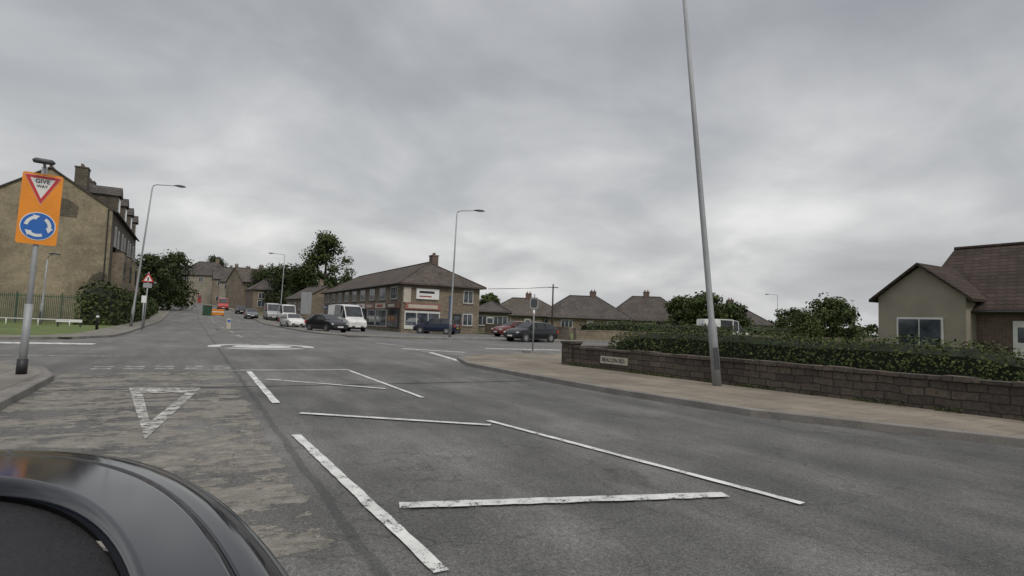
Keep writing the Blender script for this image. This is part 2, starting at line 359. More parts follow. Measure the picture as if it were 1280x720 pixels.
A=[LP(161,486),LP(251,486),LP(181,551)]; B=[LP(178,492.5),LP(233,492),LP(187,529)]
for i in range(3):
    j=(i+1)%3; quad(mb,[Vector(A[i]),Vector(A[j]),Vector(B[j]),Vector(B[i])],MARKW,.018)
frame_obj(mb,'give_way_triangle_marking')
mb=MB()
for k in range(5):
    t0=-1.9+k*.62; 
    sline(mb,(16.0,t0),(16.0,t0+.38),.2,MARKD); sline(mb,(16.55,t0),(16.55,t0+.38),.2,MARKD)
mline(mb,(-60,428),(118,430.5),.9,MARK); mline(mb,(-60,444),(150,446),.14,MARKD)
for k in range(14):
    s0=36+k*7; sline(mb,(s0,2.6),(s0+4,2.6),.12,MARKD)
mline(mb,(503,436),(582,441),.30,MARK); mline(mb,(538,441),(578,453),.20,MARK); mline(mb,(505,437),(540,441),.2,MARKD,.022)
mline(mb,(607,436),(700,438),.5,MARK); mline(mb,(640,441),(706,444),.2,MARKD)
mline(mb,(470,429),(505,433),.2,MARKD)
frame_obj(mb,'give_way_line_marking')
mb=MB(); cs,ct=26.2,2.7
def ring(mb,r0,r1,a0,a1,mat,z=.018):
    k=max(2,int((a1-a0)/.16))
    for i in range(k):
        a=a0+(a1-a0)*i/k; b=a0+(a1-a0)*(i+1)/k
        pts=[(cs+r1*math.cos(a),-ct+r1*math.sin(a)),(cs+r1*math.cos(b),-ct+r1*math.sin(b)),(cs+r0*math.cos(b),-ct+r0*math.sin(b)),(cs+r0*math.cos(a),-ct+r0*math.sin(a))]
        quad(mb,pts,mat,z)
ring(mb,.02,1.15,0,2*math.pi,MARKR)
for k in range(3): ring(mb,1.6,2.05,k*2.094+.2,k*2.094+1.85,MARKR)
frame_obj(mb,'mini_roundabout_marking')
# ------------------------------------------------------------------ lamp posts
def lamp_post(px,depth,height,lean,arm,label,armlen=1.4,name='street_lamp'):
    T=thing(name,label,'street lamp',P(px,depth),0,lean,'street lamps along the roads')
    mb=MB(); mb.tube([(0,0,0),(0,0,1.5),(0,0,1.6),(0,0,height*.6),(0,0,height-.25)],[.105,.10,.07,.06,.045],GALV,12)
    mb.tube([(0,0,0),(0,0,.05)],[.16,.14],GALV,12); mb.obj('column',T,True)
    mb=MB(); a=arm; mb.tube([(0,0,height-.3),(a*.05,0,height-.05),(a*.3,0,height+.05),(a*armlen,0,height+.12)],[.045,.04,.035,.03],GALV,8); mb.obj('arm',T,True)
    mb=MB(); x0=a*(armlen-.1)
    mb.tube([(x0,0,height+.13),(x0+a*.12,0,height+.14),(x0+a*.45,0,height+.15),(x0+a*.75,0,height+.13),(x0+a*.85,0,height+.11)],[.05,.11,.15,.11,.03],DARKST,10,flat=.5)
    L=mb.obj('lantern',T,True)
    mb=MB(); mb.tube([(x0+a*.2,0,height+.09),(x0+a*.5,0,height+.07),(x0+a*.72,0,height+.09)],[.06,.11,.06],LAMPG,8,flat=.45); mb.obj('lens',L,True)
    mb=MB(); mb.box((-.055,-.112,.5),(.055,-.09,1.0),DARKST); mb.obj('access_door',T)
    return T
lamp_post(165,42,10.6,.080,1,'tall grey steel lamp column leaning slightly beside the verge',1.7)
lamp_post(350,85,9.8,.02,-1,'grey lamp column beside the uphill main road',1.7)
lamp_post(563,44,9.8,.016,1,'grey lamp column on the kerb before the shops',1.4)
lamp_post(898,13.3,9.95,-.100,-1,'tall leaning galvanised lamp column on the tan pavement',.35)
lamp_post(973,106,8.2,-.03,-1,'distant lamp column behind the houses',1.6)
lamp_post(52,40,4.9,.03,1,'short slim grey lamp column by the railings',.15)
# ------------------------------------------------------------------ text helper
def text(body,size,mat,name,parent,loc,rot,extrude=.002,bold=.0):
    c=bpy.data.curves.new(name,'FONT'); c.body=body; c.size=size; c.align_x='CENTER'; c.align_y='CENTER'; c.extrude=extrude; c.offset=bold
    o=bpy.data.objects.new(name,c); COL.objects.link(o); bpy.context.view_layer.update()
    me=bpy.data.meshes.new_from_object(o); bpy.data.objects.remove(o); me.materials.clear(); me.materials.append(mat); me.name=name
    return mkobj(name,me,parent,loc,rot)
RX=(math.radians(90),0,0)
def roundpts(x0,z0,x1,z1,r,n=5):
    out=[]
    for (cx,cz,a0) in ((x1-r,z0+r,-90),(x1-r,z1-r,0),(x0+r,z1-r,90),(x0+r,z0+r,180)):
        for i in range(n+1):
            a=math.radians(a0+90*i/n); out.append((cx+r*math.cos(a),cz+r*math.sin(a)))
    return out
def circ(cx,cz,r,n=40): return [(cx+r*math.cos(2*math.pi*i/n),cz+r*math.sin(2*math.pi*i/n)) for i in range(n)]
def arrows(parent,cx,cz,R,y0,y1,mat):
    for k in range(3):
        mb=MB()
        a0=math.radians(180-120*k-5); a1=a0-math.radians(62); n=10; r0,r1=R*.58,R*.80
        pt=lambda r,a:(cx+r*math.cos(a),cz+r*math.sin(a))
        rm=(r0+r1)/2; d=(math.sin(a1),-math.cos(a1)); c=pt(rm,a1); tip=(c[0]+d[0]*R*.38,c[1]+d[1]*R*.38)
        outl=[pt(r0,a0+(a1-a0)*i/n) for i in range(n+1)]+[pt(R*.48,a1),tip,pt(R*.92,a1)]+[pt(r1,a0+(a1-a0)*i/n) for i in range(n,-1,-1)]
        mb.plate(outl,y0,y1,mat); mb.obj('arrow',parent)
# ---- give way sign assembly
x,y=G(26,468,.12)
T=thing('give_way_sign','orange give way and roundabout sign board on grey pole','road sign',(x,y,.12))
T.rotation_euler=(0,.022,math.radians(36))
mb=MB(); mb.tube([(0,.06,0),(0,.06,3.9)],.045,GALV,12); mb.tube([(0,.06,0),(0,.06,1.3)],.062,GALV,12)
mb.tube([(0,.06,0),(0,.06,.28)],.085,BLACK,12); mb.obj('pole',T,True)
mb=MB(); mb.plate(roundpts(-.30,2.42,.30,3.76,.04),-.012,.006,ORANGE); bd=mb.obj('backing_board',T)
for z in (2.7,3.5): mb=MB(); mb.box((-.24,.006,z),(.24,.03,z+.05),GALV); mb.obj('bracket',T)
mb=MB(); mb.plate([(-.275,3.72),(0,3.17),(.275,3.72)],-.018,-.012,SIGNW); tw=mb.obj('give_way_triangle',bd)
mb=MB(); o=[(-.268,3.715),(0,3.182),(.268,3.715)]; i_=[(-.19,3.668),(0,3.285),(.19,3.668)]
for a in range(3):
    b=(a+1)%3; mb.plate([o[a],o[b],i_[b],i_[a]],-.022,-.018,SIGNR)
mb.obj('red_border',tw)
text('GIVE',.105,TXTB,'lettering',tw,(0,-.024,3.612),RX,bold=.001); text('WAY',.07,TXTB,'lettering',tw,(0,-.024,3.515),RX,bold=.001)
mb=MB(); mb.plate(circ(0,2.76,.265),-.018,-.012,SIGNW); dw=mb.obj('roundabout_disc',bd)
mb=MB(); mb.plate(circ(0,2.76,.25),-.022,-.018,BLUE); mb.obj('blue_face',dw)
arrows(dw,0,2.76,.25,-.026,-.022,SIGNW)
mb=MB(); mb.tube([(0,.06,3.88),(0,0,3.93),(0,-.26,3.95)],[.025,.025,.02],GALV,8); 
mb.tube([(-.16,-.26,3.93),(-.12,-.26,3.95),(.12,-.26,3.95),(.16,-.26,3.93)],[.03,.05,.05,.03],DARKST,10); mb.obj('sign_lamp',T,True)
T=thing('warning_sign','red bordered warning triangle sign on a grey post','road sign',P(181,40,.1),math.radians(25),.02)
mb=MB(); mb.tube([(0,.05,0),(0,.05,3.9)],.045,GALV,10); mb.obj('pole',T,True)
mb=MB(); mb.plate([(-.36,3.2),(.36,3.2),(0,3.85)],-.01,.01,SIGNR); a_=mb.obj('triangle_plate',T)
mb=MB(); mb.plate([(-.24,3.27),(.24,3.27),(0,3.70)],-.016,-.01,SIGNW); mb.obj('white_face',a_)
mb=MB(); mb.plate([(-.04,3.30),(.04,3.30),(.05,3.52),(-.05,3.52)],-.021,-.016,TXTB); mb.obj('symbol',a_)
mb=MB(); mb.plate(roundpts(-.26,2.8,.26,3.12,.02),-.01,.01,GALV); mb.obj('supplementary_plate',T)
T=thing('marker_post','short grey marker post with white plate on the pavement','post',P(179,36,.1),math.radians(25))
mb=MB(); mb.tube([(0,.04,0),(0,.04,2.1)],.04,GALV,10); mb.obj('pole',T,True); mb=MB(); mb.plate(roundpts(-.13,1.7,.13,2.15,.03),-.01,.006,SIGNW); mb.obj('plate',T)
T=thing('street_name_sign','low white street name plate on two short posts on grass','street name sign',P(88,37,.1),math.radians(20))
mb=MB(); mb.box((-.7,-.02,.3),(.7,.0,.48),SIGNW); mb.obj('plate',T); 
for xx in (-.6,.6): mb=MB(); mb.box((xx-.04,0.001,0),(xx+.04,.06,.55),BLACK); mb.obj('post',T)
T=thing('bollard','black timber bollard with white band on the verge','bollard',P(123,34,.1),0)
mb=MB(); mb.tube([(0,0,0),(0,0,.95),(0,0,1.0)],[.08,.075,.05],BLACK,10); mb.obj('post',T,True); mb=MB(); mb.tube([(0,0,.7),(0,0,.82)],.082,SIGNW,10); mb.obj('band',T,True)
T=thing('traffic_sign','dark backed sign on slim post at the side road kerb','road sign',P(667,27,.01),math.radians(-8))
mb=MB(); mb.tube([(0,0,0),(0,0,2.75)],.035,GALV,10); mb.tube([(0,0,1.75),(0,0,2.0)],.05,SIGNW,10); mb.obj('pole',T,True)
mb=MB(); mb.tube([(0,0,0),(0,0,.11)],[.5,.47],KERB,16); mb.obj('island_base',T)
mb=MB(); mb.plate(roundpts(-.2,2.05,.2,2.6,.12),-.05,-.035,GALV); b_=mb.obj('sign_plate',T)
mb=MB(); mb.plate(roundpts(-.15,2.12,.15,2.53,.1),-.056,-.05,DARKST); mb.obj('dark_face',b_)
T=thing('direction_sign','tall grey-backed direction sign on two posts by the kerb','road sign',P(382,66,.12),0)
mb=MB(); mb.plate(roundpts(-.6,1.4,.6,3.9,.06),-.02,.0,GALV); mb.obj('sign_plate',T)
for xx in (-.35,.35): mb=MB(); mb.tube([(xx,.05,0),(xx,.05,3.8)],.045,GALV,8); mb.obj('post',T,True)
x,y=W2(50,2.6); T=thing('traffic_island','small kerbed traffic island in the uphill road','traffic island',(x,y,.0),ANG)
mb=MB(); mb.tube([(0,0,0),(0,0,.13)],[.9,.85],KERB,20); mb.obj('kerb',T)
for k,(s_,t_) in enumerate(((50.5,2.6),(49.4,2.6))):
    x,y=W2(s_,t_); B_=thing('bollard','white lit bollard with blue disc on the traffic island','bollard',(x,y,.13),ANG+math.pi/2+math.pi,0,'island bollards')
    mb=MB(); mb.box((-.12,-.1,0),(.12,.1,.8),CREAMS); mb.obj('body',B_)
    mb=MB(); mb.plate(circ(0,.6,.1,20),-.112,-.101,BLUE); mb.obj('blue_disc',B_)
T=thing('road_barrier','orange and white plastic barrier beside the road','barrier',P(272,92),0)
mb=MB(); mb.box((-1.0,-.1,.1),(1.0,.1,1.0),ORANGE); mb.box((-1.01,-.11,.5),(1.01,.11,.68),SIGNW); mb.obj('panel',T)
for xx in (-.8,.8): mb=MB(); mb.box((xx-.1,-.3,0),(xx+.1,.3,.09),BLACK); mb.obj('foot',T)
T=thing('utility_cabinet','green roadside utility cabinet on the pavement','cabinet',P(259,90),0)
mb=MB(); mb.box((-.6,-.25,0),(.6,.25,1.5),FENCEG); mb.box((-.65,-.3,1.501),(.65,.3,1.58),FENCEG); mb.obj('body',T); mb=MB(); mb.box((-.01,-.262,.1),(.01,-.251,1.4),BLACK); mb.obj('door_seam',T)
T=thing('telegraph_pole','wooden telegraph pole with cross arm and overhead wires','telegraph pole',P(690,80),0)
mb=MB(); mb.tube([(0,0,0),(0,0,6.9)],[.14,.1],BARK,10); mb.obj('pole',T,True)
mb=MB(); mb.box((-.7,-.16,6.4),(.7,-.09,6.5),BARK); mb.obj('cross_arm',T)
for k in (-.6,.6):
    mb=MB(); mb.tube([(k,-.12,6.52),(-4,-.3,6.15),(-9,-1,5.9+k*.1)],.02,BLACK,5); mb.obj('overhead_wire',T)
# ------------------------------------------------------------------ buildings
wcache={}
def window(parent,face,L,Wd,a,z,w,h,bars=1,name='window',fm=None):
    fm=fm or WHITE; key=(round(w,2),round(h,2),bars,fm.name)
    if key not in wcache:
        mb=MB(); b=.06
        mb.box((-w/2,-.05,0),(-w/2+b,.0,h),fm); mb.box((w/2-b,-.05,0),(w/2,.0,h),fm); mb.box((-w/2+b,-.05,0),(w/2-b,.0,b),fm); mb.box((-w/2+b,-.05,h-b),(w/2-b,.0,h),fm)
        for k in range(bars):
            xx=-w/2+w*(k+1)/(bars+1); mb.box((xx-.025,-.045,b),(xx+.025,0,h-b),fm)
        f=mb.mesh('frame')
        mb=MB(); mb.box((-w/2+b+.002,-.022,b+.002),(w/2-b-.002,-.006,h-b-.002),GLASS); g=mb.mesh('glass')
        mb=MB(); mb.box((-w/2-.08,-.09,-.1),(w/2+.08,.0,-.003),KERB); si=mb.mesh('sill')
        mb=MB(); mb.box((-w/2-.06,-.03,h+.003),(w/2+.06,0,h+.18),KERB); li=mb.mesh('lintel')
        wcache[key]=(f,g,si,li)
    f,g,si,li=wcache[key]
    rz={'-y':0,'+x':90,'+y':180,'-x':-90}[face]
    loc={'-y':(a,-Wd/2,z),'+y':(a,Wd/2,z),'+x':(L/2,a,z),'-x':(-L/2,a,z)}[face]
    o=mkobj(name,f,parent,loc,(0,0,math.radians(rz)))
    mkobj('glass',g,o); mkobj('sill',si,o); mkobj('lintel',li,o); return o
def door(parent,face,L,Wd,a,w=.95,h=2.05,mat=None,z=0.02):
    rz={'-y':0,'+x':90,'+y':180,'-x':-90}[face]
    loc={'-y':(a,-Wd/2,z),'+y':(a,Wd/2,z),'+x':(L/2,a,z),'-x':(-L/2,a,z)}[face]
    mb=MB(); mb.box((-w/2,-.05,0),(w/2,0,h),mat or RED); o=mb.obj('door',parent,loc=loc,rot=(0,0,math.radians(rz)))
    mb=MB(); mb.box((w/2-.16,-.08,1.0),(w/2-.08,-.051,1.04),RIM); mb.obj('handle',o)
    mb=MB(); mb.box((-w/2+.15,-.06,1.2),(w/2-.15,-.051,1.8),GLASS); mb.obj('glass',o); return o
def chimney(roof,x,y,z0,z1,mat,w=.9,d=.6,pots=2):
    mb=MB(); mb.box((x-w/2,y-d/2,z0),(x+w/2,y+d/2,z1),mat); mb.box((x-w/2-.05,y-d/2-.05,z1+.001),(x+w/2+.05,y+d/2+.05,z1+.12),mat)
    for k in range(pots):
        xx=x-w/2+w*(k+.5)/pots; mb.tube([(xx,y,z1+.1),(xx,y,z1+.4)],[.11,.09],BRICK,8)
    return mb.obj('chimney',roof)
def house(name,label,cat,loc,rz,L,Wd,eave,ridge,kind,wallm,roofm,ov=.35,group=None):
    T=thing(name,label,cat,loc,rz,0,group)
    mb=MB(); x,y=L/2,Wd/2
    if kind=='gable':
        vs=[(-x,-y,-1),(x,-y,-1),(x,y,-1),(-x,y,-1),(-x,-y,eave),(x,-y,eave),(x,y,eave),(-x,y,eave),(-x,0,ridge-.06),(x,0,ridge-.06)]
        fs=[(0,1,5,4),(2,3,7,6),(1,2,6,9,5),(3,0,4,8,7),(4,5,9,8),(6,7,8,9)]
    else:
        vs=[(-x,-y,-1),(x,-y,-1),(x,y,-1),(-x,y,-1),(-x,-y,eave),(x,-y,eave),(x,y,eave),(-x,y,eave)]; fs=[(0,1,5,4),(1,2,6,5),(2,3,7,6),(3,0,4,7),(4,5,6,7)]
    mb.add(vs,fs,wallm); mb.obj('wall',T)
    mb=MB(); sl=(ridge-eave)/y; ez=eave-sl*ov+.08; X,Y=x+ov*(1 if kind!='gable' else .6),y+ov; th=.14; rz_=ridge+.1
    if kind=='gable': rx=X
    else: rx=max(.01,X-Y)
    top=[(-X,-Y,ez),(X,-Y,ez),(X,Y,ez),(-X,Y,ez),(-rx,0,rz_),(rx,0,rz_)]
    bot=[(p[0],p[1],p[2]-th) for p in top[:4]]
    if kind=='gable':
        bot+=[(-rx,0,rz_-th),(rx,0,rz_-th)]
        mb.add(top+bot,[(0,1,5,4),(2,3,4,5),(7,6,10,11),(9,8,11,10),(0,6,7,1),(2,8,9,3),(1,7,11,5),(5,11,8,2),(3,9,10,4),(4,10,6,0)],roofm)
    else:
        mb.add(top+bot,[(0,1,5,4),(2,3,4,5),(1,2,5),(3,0,4),(9,8,7,6)],roofm)
        mb.add(top[:4]+bot,[(0,4,5,1),(1,5,6,2),(2,6,7,3),(3,7,4,0)],roofm)
    R=mb.obj('roof',T)
    mb=MB(); mb.tube([(-rx,0,rz_+.02),(rx,0,rz_+.02)],.09,roofm,8)
    if kind!='gable':
        for sx in (-1,1):
            for sy in (-1,1): mb.tube([(sx*rx,0,rz_+.02),(sx*X,sy*Y,ez+.02)],.07,roofm,6)
    mb.obj('ridge_tiles',R)
    for sy in (-1,1):
        mb=MB(); mb.tube([(-X,sy*(Y+.05),ez-.08),(X,sy*(Y+.05),ez-.08)],.055,BLACK,6); mb.obj('gutter',R)
    return T,R
# 1. tall terrace with blank gable
s0,t0=60.8,-6.5; L=24; Wd=9
cx,cy=W2(s0+L/2,t0-Wd/2)
T,R=house('terraced_house','tall stone terrace with blank tan rendered gable and dormers','house',(cx,cy,0),ANG,L,Wd,10.0,13.0,'gable',SOOT,SLATE,.3)
mb=MB(); mb.add([(-L/2-.03,-Wd/2,-1),(-L/2-.03,Wd/2,-1),(-L/2-.03,Wd/2,9.98),(-L/2-.03,0,12.9),(-L/2-.03,-Wd/2,9.98)],[(4,3,2,1,0)],RENDER_)
gr=mb.obj('gable_render',T)
mb=MB(); mb.add([(-L/2-.05,-2.0,9.0),(-L/2-.05,.1,9.0),(-L/2-.05,.3,9.9),(-L/2-.05,-.4,10.6),(-L/2-.05,-1.3,10.5),(-L/2-.05,-2.1,9.9)],[(0,1,2,3,4,5)],SOOT); mb.obj('dark_gable_patch',gr)  # dark flat patch laid over the gable render
mb=MB(); mb.add([(-L/2-.05,-4.45,2.2),(-L/2-.05,-3.2,2.3),(-L/2-.05,-3.0,3.4),(-L/2-.05,-3.4,4.2),(-L/2-.05,-4.0,4.5),(-L/2-.05,-4.46,4.2)],[(0,1,2,3,4,5)],SOOT); mb.obj('dark_gable_patch',gr)  # lower dark patch near the gable corner
mb=MB(); mb.tube([(-L/2-.09,-4.2,0),(-L/2-.09,-4.2,10)],.05,BLACK,8); mb.obj('downpipe',T)
for k in range(4):
    xx=-L/2+3+k*6
    for z in (1.0,4.0,7.0):
        if z>1: window(T,'-y',L,Wd,xx+2.4,z,1.0,1.7)
        if z>6.5: window(T,'-y',L,Wd,xx,z,1.2,1.8)
    door(T,'-y',L,Wd,xx+2.4)
    mb=MB(); mb.box((xx-1.1,-Wd/2-.9,-.5),(xx+1.1,-Wd/2-.001,6.4),BUFF); mb.add([(xx-1.2,-Wd/2-1,6.41),(xx+1.2,-Wd/2-1,6.41),(xx+1.2,-Wd/2,6.9),(xx-1.2,-Wd/2,6.9)],[(0,1,2,3)],SLATE); bay=mb.obj('bay',T)
    for z in (1.0,4.0): 
        mb=MB(); mb.box((xx-.9,-Wd/2-.93,z),(xx+.9,-Wd/2-.905,z+1.6),GLASS); mb.obj('bay_window',bay)
    mb=MB(); mb.box((xx-.9,-Wd/2-.1,9.9),(xx+.9,-2.0,11.6),SOOT); mb.add([(xx-1.1,-Wd/2-.3,11.6),(xx+1.1,-Wd/2-.3,11.6),(xx,-Wd/2-.3,12.5),(xx-1.1,-1.5,11.6),(xx+1.1,-1.5,11.6),(xx,-1.0,12.5)],[(0,1,2),(1,4,5,2),(3,0,2,5)],SLATE); dm=mb.obj('dormer',R)
    mb=MB(); mb.box((xx-.6,-Wd/2-.14,10.1),(xx+.6,-Wd/2-.105,11.4),WHITE); mb.box((xx-.5,-Wd/2-.16,10.2),(xx+.5,-Wd/2-.145,11.3),GLASS); mb.obj('dormer_window',dm)
chimney(R,-L/2+1.0,-2.0,10.5,13.4,SOOT,1.2,.9,3); chimney(R,-L/2+9,-1.5,11,13.7,SOOT,1.2,.8,4); chimney(R,-L/2+15,-1.5,11,13.7,SOOT,1.2,.8,4)
# 2. parade of shops
sK,tK=54.6,18.0; L=38; Wd=8.4
cx,cy=W2(sK+L/2,tK+Wd/2)
T,R=house('shop_parade','long two storey buff stone shop parade with brown hipped roof','shop building',(cx,cy,0),ANG-math.pi,L,Wd,5.1,7.45,'hip',BUFF,mat_roof('parade_tile',(.085,.07,.06)),.5)
near=L/2
for k in range(9):
    xx=near-2.6-k*4.1; window(T,'-y',L,Wd,xx,3.35,2.1,1.25,2)
fasc=[mat_paint('brown_fascia',(.10,.05,.035),.5,.1),CREAMS,mat_paint('pink_fascia',(.26,.11,.09),.5,.1),SIGNW,mat_paint('dark_fascia',(.05,.06,.08)),RED,mat_paint('green_fascia',(.06,.14,.08)),CREAMS,DBLUE]
for k in range(9):
    xx=near-2.4-k*4.15
    mb=MB(); mb.box((xx-1.8,-Wd/2-.10,.45),(xx+1.8,-Wd/2-.001,2.3),WHITE if k%3 else BLACK); sf=mb.obj('shopfront',T)
    for q in range(3):
        mb=MB(); mb.box((xx-1.7+q*1.16,-Wd/2-.13,.55),(xx-1.7+q*1.16+1.06,-Wd/2-.102,2.2),GLASS); mb.obj('shop_window',sf)
    mb=MB(); mb.box((xx-1.9,-Wd/2-.28,2.4),(xx+1.9,-Wd/2-.001,2.95),fasc[k]); fs_=mb.obj('fascia_sign',T)
    mb=MB(); mb.box((xx-1.2,-Wd/2-.295,2.55),(xx+.9,-Wd/2-.282,2.82),CREAMS if fasc[k] not in (CREAMS,SIGNW) else RED); mb.obj('sign_panel',fs_)
def xp(y0,y1,z0,z1,mat,nm,pr=.1,par=None):
    mb=MB(); mb.box((L/2+.001,y0,z0),(L/2+pr,y1,z1),mat); return mb.obj(nm,par or T)
xp(-4.1,-3.35,3.0,4.5,CREAMS,'corner_sign_board',.12)
a_=xp(-2.8,-.4,3.4,4.45,SIGNW,'wide_sign_board',.14)
for (z0,z1,y1,m_) in ((3.98,4.22,-.9,TXTB),(3.62,3.74,-1.2,RED)):
    mb=MB(); mb.box((L/2+.141,-2.5,z0),(L/2+.15,y1,z1),m_); mb.obj('board_panel',a_)
a_=xp(-3.9,-.2,2.35,2.95,fasc[2],'fascia_sign',.2); mb=MB(); mb.box((L/2+.201,-3.6,2.48),(L/2+.21,-.5,2.82),CREAMS); mb.obj('sign_panel',a_)
a_=xp(-3.9,-.2,.4,2.2,WHITE,'shopfront',.08)
for q in range(3): xp(-3.8+q*1.2,-2.7+q*1.2,.8,2.0,GLASS,'shop_window',.11,a_)
xp(.8,1.05,1.6,3.9,DBLUE,'vertical_banner',.12)
window(T,'+x',L,Wd,2.9,3.2,1.1,1.3); window(T,'+x',L,Wd,2.9,.9,1.1,1.2); door(T,'+x',L,Wd,1.7,.9,2.05,BLACK)
chimney(R,L/2-5.4,1.0,6.4,8.4,BRICK,1.0,.7,2)
# 3. bungalows
def bung(px,depth,w,ridge,label,rz=0,wallm=BUFF,roofm=SLATE,name='bungalow',ch=.6):
    T,R=house(name,label,'house',P(px,depth),rz,w,8.5,2.7,ridge,'hip',wallm,roofm,.4,'bungalows along the side road')
    for a in (-.28*w,.28*w): window(T,'-y',w,8.5,a,.9,1.8,1.2,2)
    door(T,'-y',w,8.5,0,mat=WHITE)
    if ch is not None: chimney(R,ch,0,ridge-.6,ridge+.8,BRICK,.9,.6,2)
    return T
bung(655,92,12.5,5.2,'stone bungalow with wide brown hipped roof',.1,BUFF,TANT)
bung(728,92,13,5.9,'wide buff bungalow with grey hipped roof and chimney',.15,ch=1.6)
bung(807,93,13,6.2,'wide buff bungalow with weathered hipped roof',-.1,BUFF,mat_roof('warm_tile',(.085,.074,.066)),ch=0)
bung(908,100,12,5.8,'pale bungalow behind garden trees',0,CREAM,SLATE)
bung(614,76,4.5,4.0,'low outbuilding with grey roof beside the shops',0,BUFF,SLATE,'outbuilding',None)
# 4. near bungalow with gable facing the road
rzb=math.radians(-60); L,Wd=10.5,8.0
C=(21.6+(L/2+.24)*math.cos(rzb),28+(L/2+.24)*math.sin(rzb))
T,R=house('bungalow','dark brown roofed bungalow with projecting gable behind a hedge','house',(C[0],C[1],.1),rzb,L,Wd,2.7,5.55,'gable',BRICK,BROWNT,.4)
mb=MB(); gx=-L/2+.45; gw=1.7; y0=-Wd/2-.9
mb.add([(gx-gw,y0,-.5),(gx+gw,y0,-.5),(gx+gw,y0,3.1),(gx,y0,4.35),(gx-gw,y0,3.1),(gx-gw,-1,-.5),(gx+gw,-1,-.5),(gx+gw,-1,3.1),(gx-gw,-1,3.1),(gx,-1,4.35)],[(0,1,2,3,4),(1,6,7,2),(5,0,4,8),(6,5,8,9,7)],CREAM); gb=mb.obj('gable_bay',T)
mb=MB(); e=.3
for sgn in (-1,1):
    a=(gx+sgn*(gw+e),2.95)
    vs=[(a[0],y0-.25,a[1]),(gx,y0-.25,4.52),(gx,-.8,4.52),(a[0],-.8,a[1])]; vs+=[(p[0],p[1],p[2]-.12) for p in vs]
    mb.add(vs,[(0,1,2,3),(7,6,5,4),(0,4,5,1),(3,2,6,7),(0,3,7,4)],BROWNT)
mb.obj('bay_roof',gb)
mb=MB(); mb.box((gx-.9,y0-.06,.9),(gx+.9,y0-.001,2.15),WHITE); ww=mb.obj('window',gb)
for q in range(2): mb=MB(); mb.box((gx-.82+q*.85,y0-.08,.98),(gx-.82+q*.85+.79,y0-.062,2.07),GLASS); mb.obj('pane',ww)
window(T,'-y',L,Wd,1.2,.8,2.2,1.3,2); door(T,'-y',L,Wd,-1.4,mat=WHITE); chimney(R,4.4,0,5.0,6.4,BRICK)
# 5. hill houses
def semi(px,depth,w,d,eave,ridge,kind,wallm,roofm,label,rz,name='house'):
    T,R=house(name,label,'house',P(px,depth),rz,w,d,eave,ridge,kind,wallm,roofm,.3,'houses up the hill')
    for a in (-.3*w,.0,.3*w):
        window(T,'-y',w,d,a,eave-2.0,1.2,1.2); 
        if a and eave>4.5: window(T,'-y',w,d,a,.9,1.5,1.3)
    door(T,'-y',w,d,0,h=min(2.05,eave-2.3)); chimney(R,.2*w,0,ridge-.5,ridge+1.0,BUFF)
semi(256,166,13,8,8.0,11.8,'hip',CREAM,SLATE,'cream stone semi-detached house at the top of the hill',.1)
semi(284,158,8,8,7.0,10.2,'gable',BUFF,SLATE,'stone house stepping down the hill',.5)
semi(298,146,8,8,6.2,9.2,'hip',CREAM,SLATE,'cream house behind the hillside wall',.3)
semi(314,138,9,8,6.2,9.4,'gable',BUFF,TANT,'dark stone house with tan gable roof',.9)
semi(336,122,8,8,4.6,7.4,'hip',BUFF,SLATE,'low buff house with grey roof beside trees',.6)
semi(394,98,9,7,3.4,5.4,'gable',BUFF,SLATE,'low stone shop with slate roof',-.9)
semi(238,215,14,9,7.6,11.0,'gable',CREAM,SLATE,'pale house above the others on the hill',.0)
semi(276,205,12,9,7.4,11.0,'gable',BUFF,TANT,'tan roofed house high on the hill',.4)
# ------------------------------------------------------------------ walls and fences
def wall_line(name,label,a,b,h,th,mat,z=.1,cap=True,pier=True):
    ax,ay=W2(*a); bx,by=W2(*b); L=math.hypot(bx-ax,by-ay); r=math.atan2(by-ay,bx-ax)
    T=thing(name,label,'wall',(ax,ay,z),r)
    mb=MB(); mb.box((0,-th/2,-.1),(L,th/2,h),mat); mb.obj('stonework',T)
    if cap:
        mb=MB(); x=0
        while x<L-.05:
            q=min(L,x+random.uniform(.3,.75)); o1=random.uniform(0,.025); mb.box((x+.006,-th/2-.02-o1,h+.002),(q-.006,th/2+.03,h+.055+random.uniform(0,.045)),mat); x=q
        mb.obj('coping',T)
    if pier: mb=MB(); mb.box((-.42,-.22,-.1),(-.002,.22,h+.14),mat); mb.box((-.45,-.25,h+.142),(.03,.25,h+.22),mat); mb.obj('pier',T)
    return T
WT=wall_line('garden_wall','low dark rough stone garden wall with street name plate',(15.0,10.7),(4,11.9),.55,.28,WALLST)
mb=MB(); mb.box((1.30,-.175,.20),(2.36,-.141,.41),CREAMS) 
pl=mb.obj('street_name_plate',WT)
text('BEACON RD.',.16,TXTB,'lettering',pl,(1.83,-.178,.305),RX,.002,.002)
wall_line('garden_wall','continuing low dark stone wall below the hedge',(4,11.9),(-8,17.1),.55,.28,WALLST,pier=False)
wall_line('garden_wall','stone wall return along the side road',(15.3,11.1),(15.5,40),.55,.28,WALLST,pier=False)
wall_line('boundary_wall','low pale stone wall across the side road',(41,29.5),(41,75),.8,.25,BUFF)
wall_line('boundary_wall','low stone wall beside the outbuilding',(55,27.5),(42,29.3),1.0,.25,BUFF,pier=False)
ax,ay=W2(53.5,-5.8); bx,by=W2(53.5,-24)
T=thing('railing_fence','dark green vertical bar railings in front of the gable','fence',(ax,ay,.1),math.atan2(by-ay,bx-ax))
Lf=math.hypot(bx-ax,by-ay)
mb=MB(); x=0.07
while x<Lf: mb.box((x-.018,-.018,.08),(x+.018,.018,2.15),FENCEG); x+=.11
mb.obj('bar',T)["kind"]="stuff"
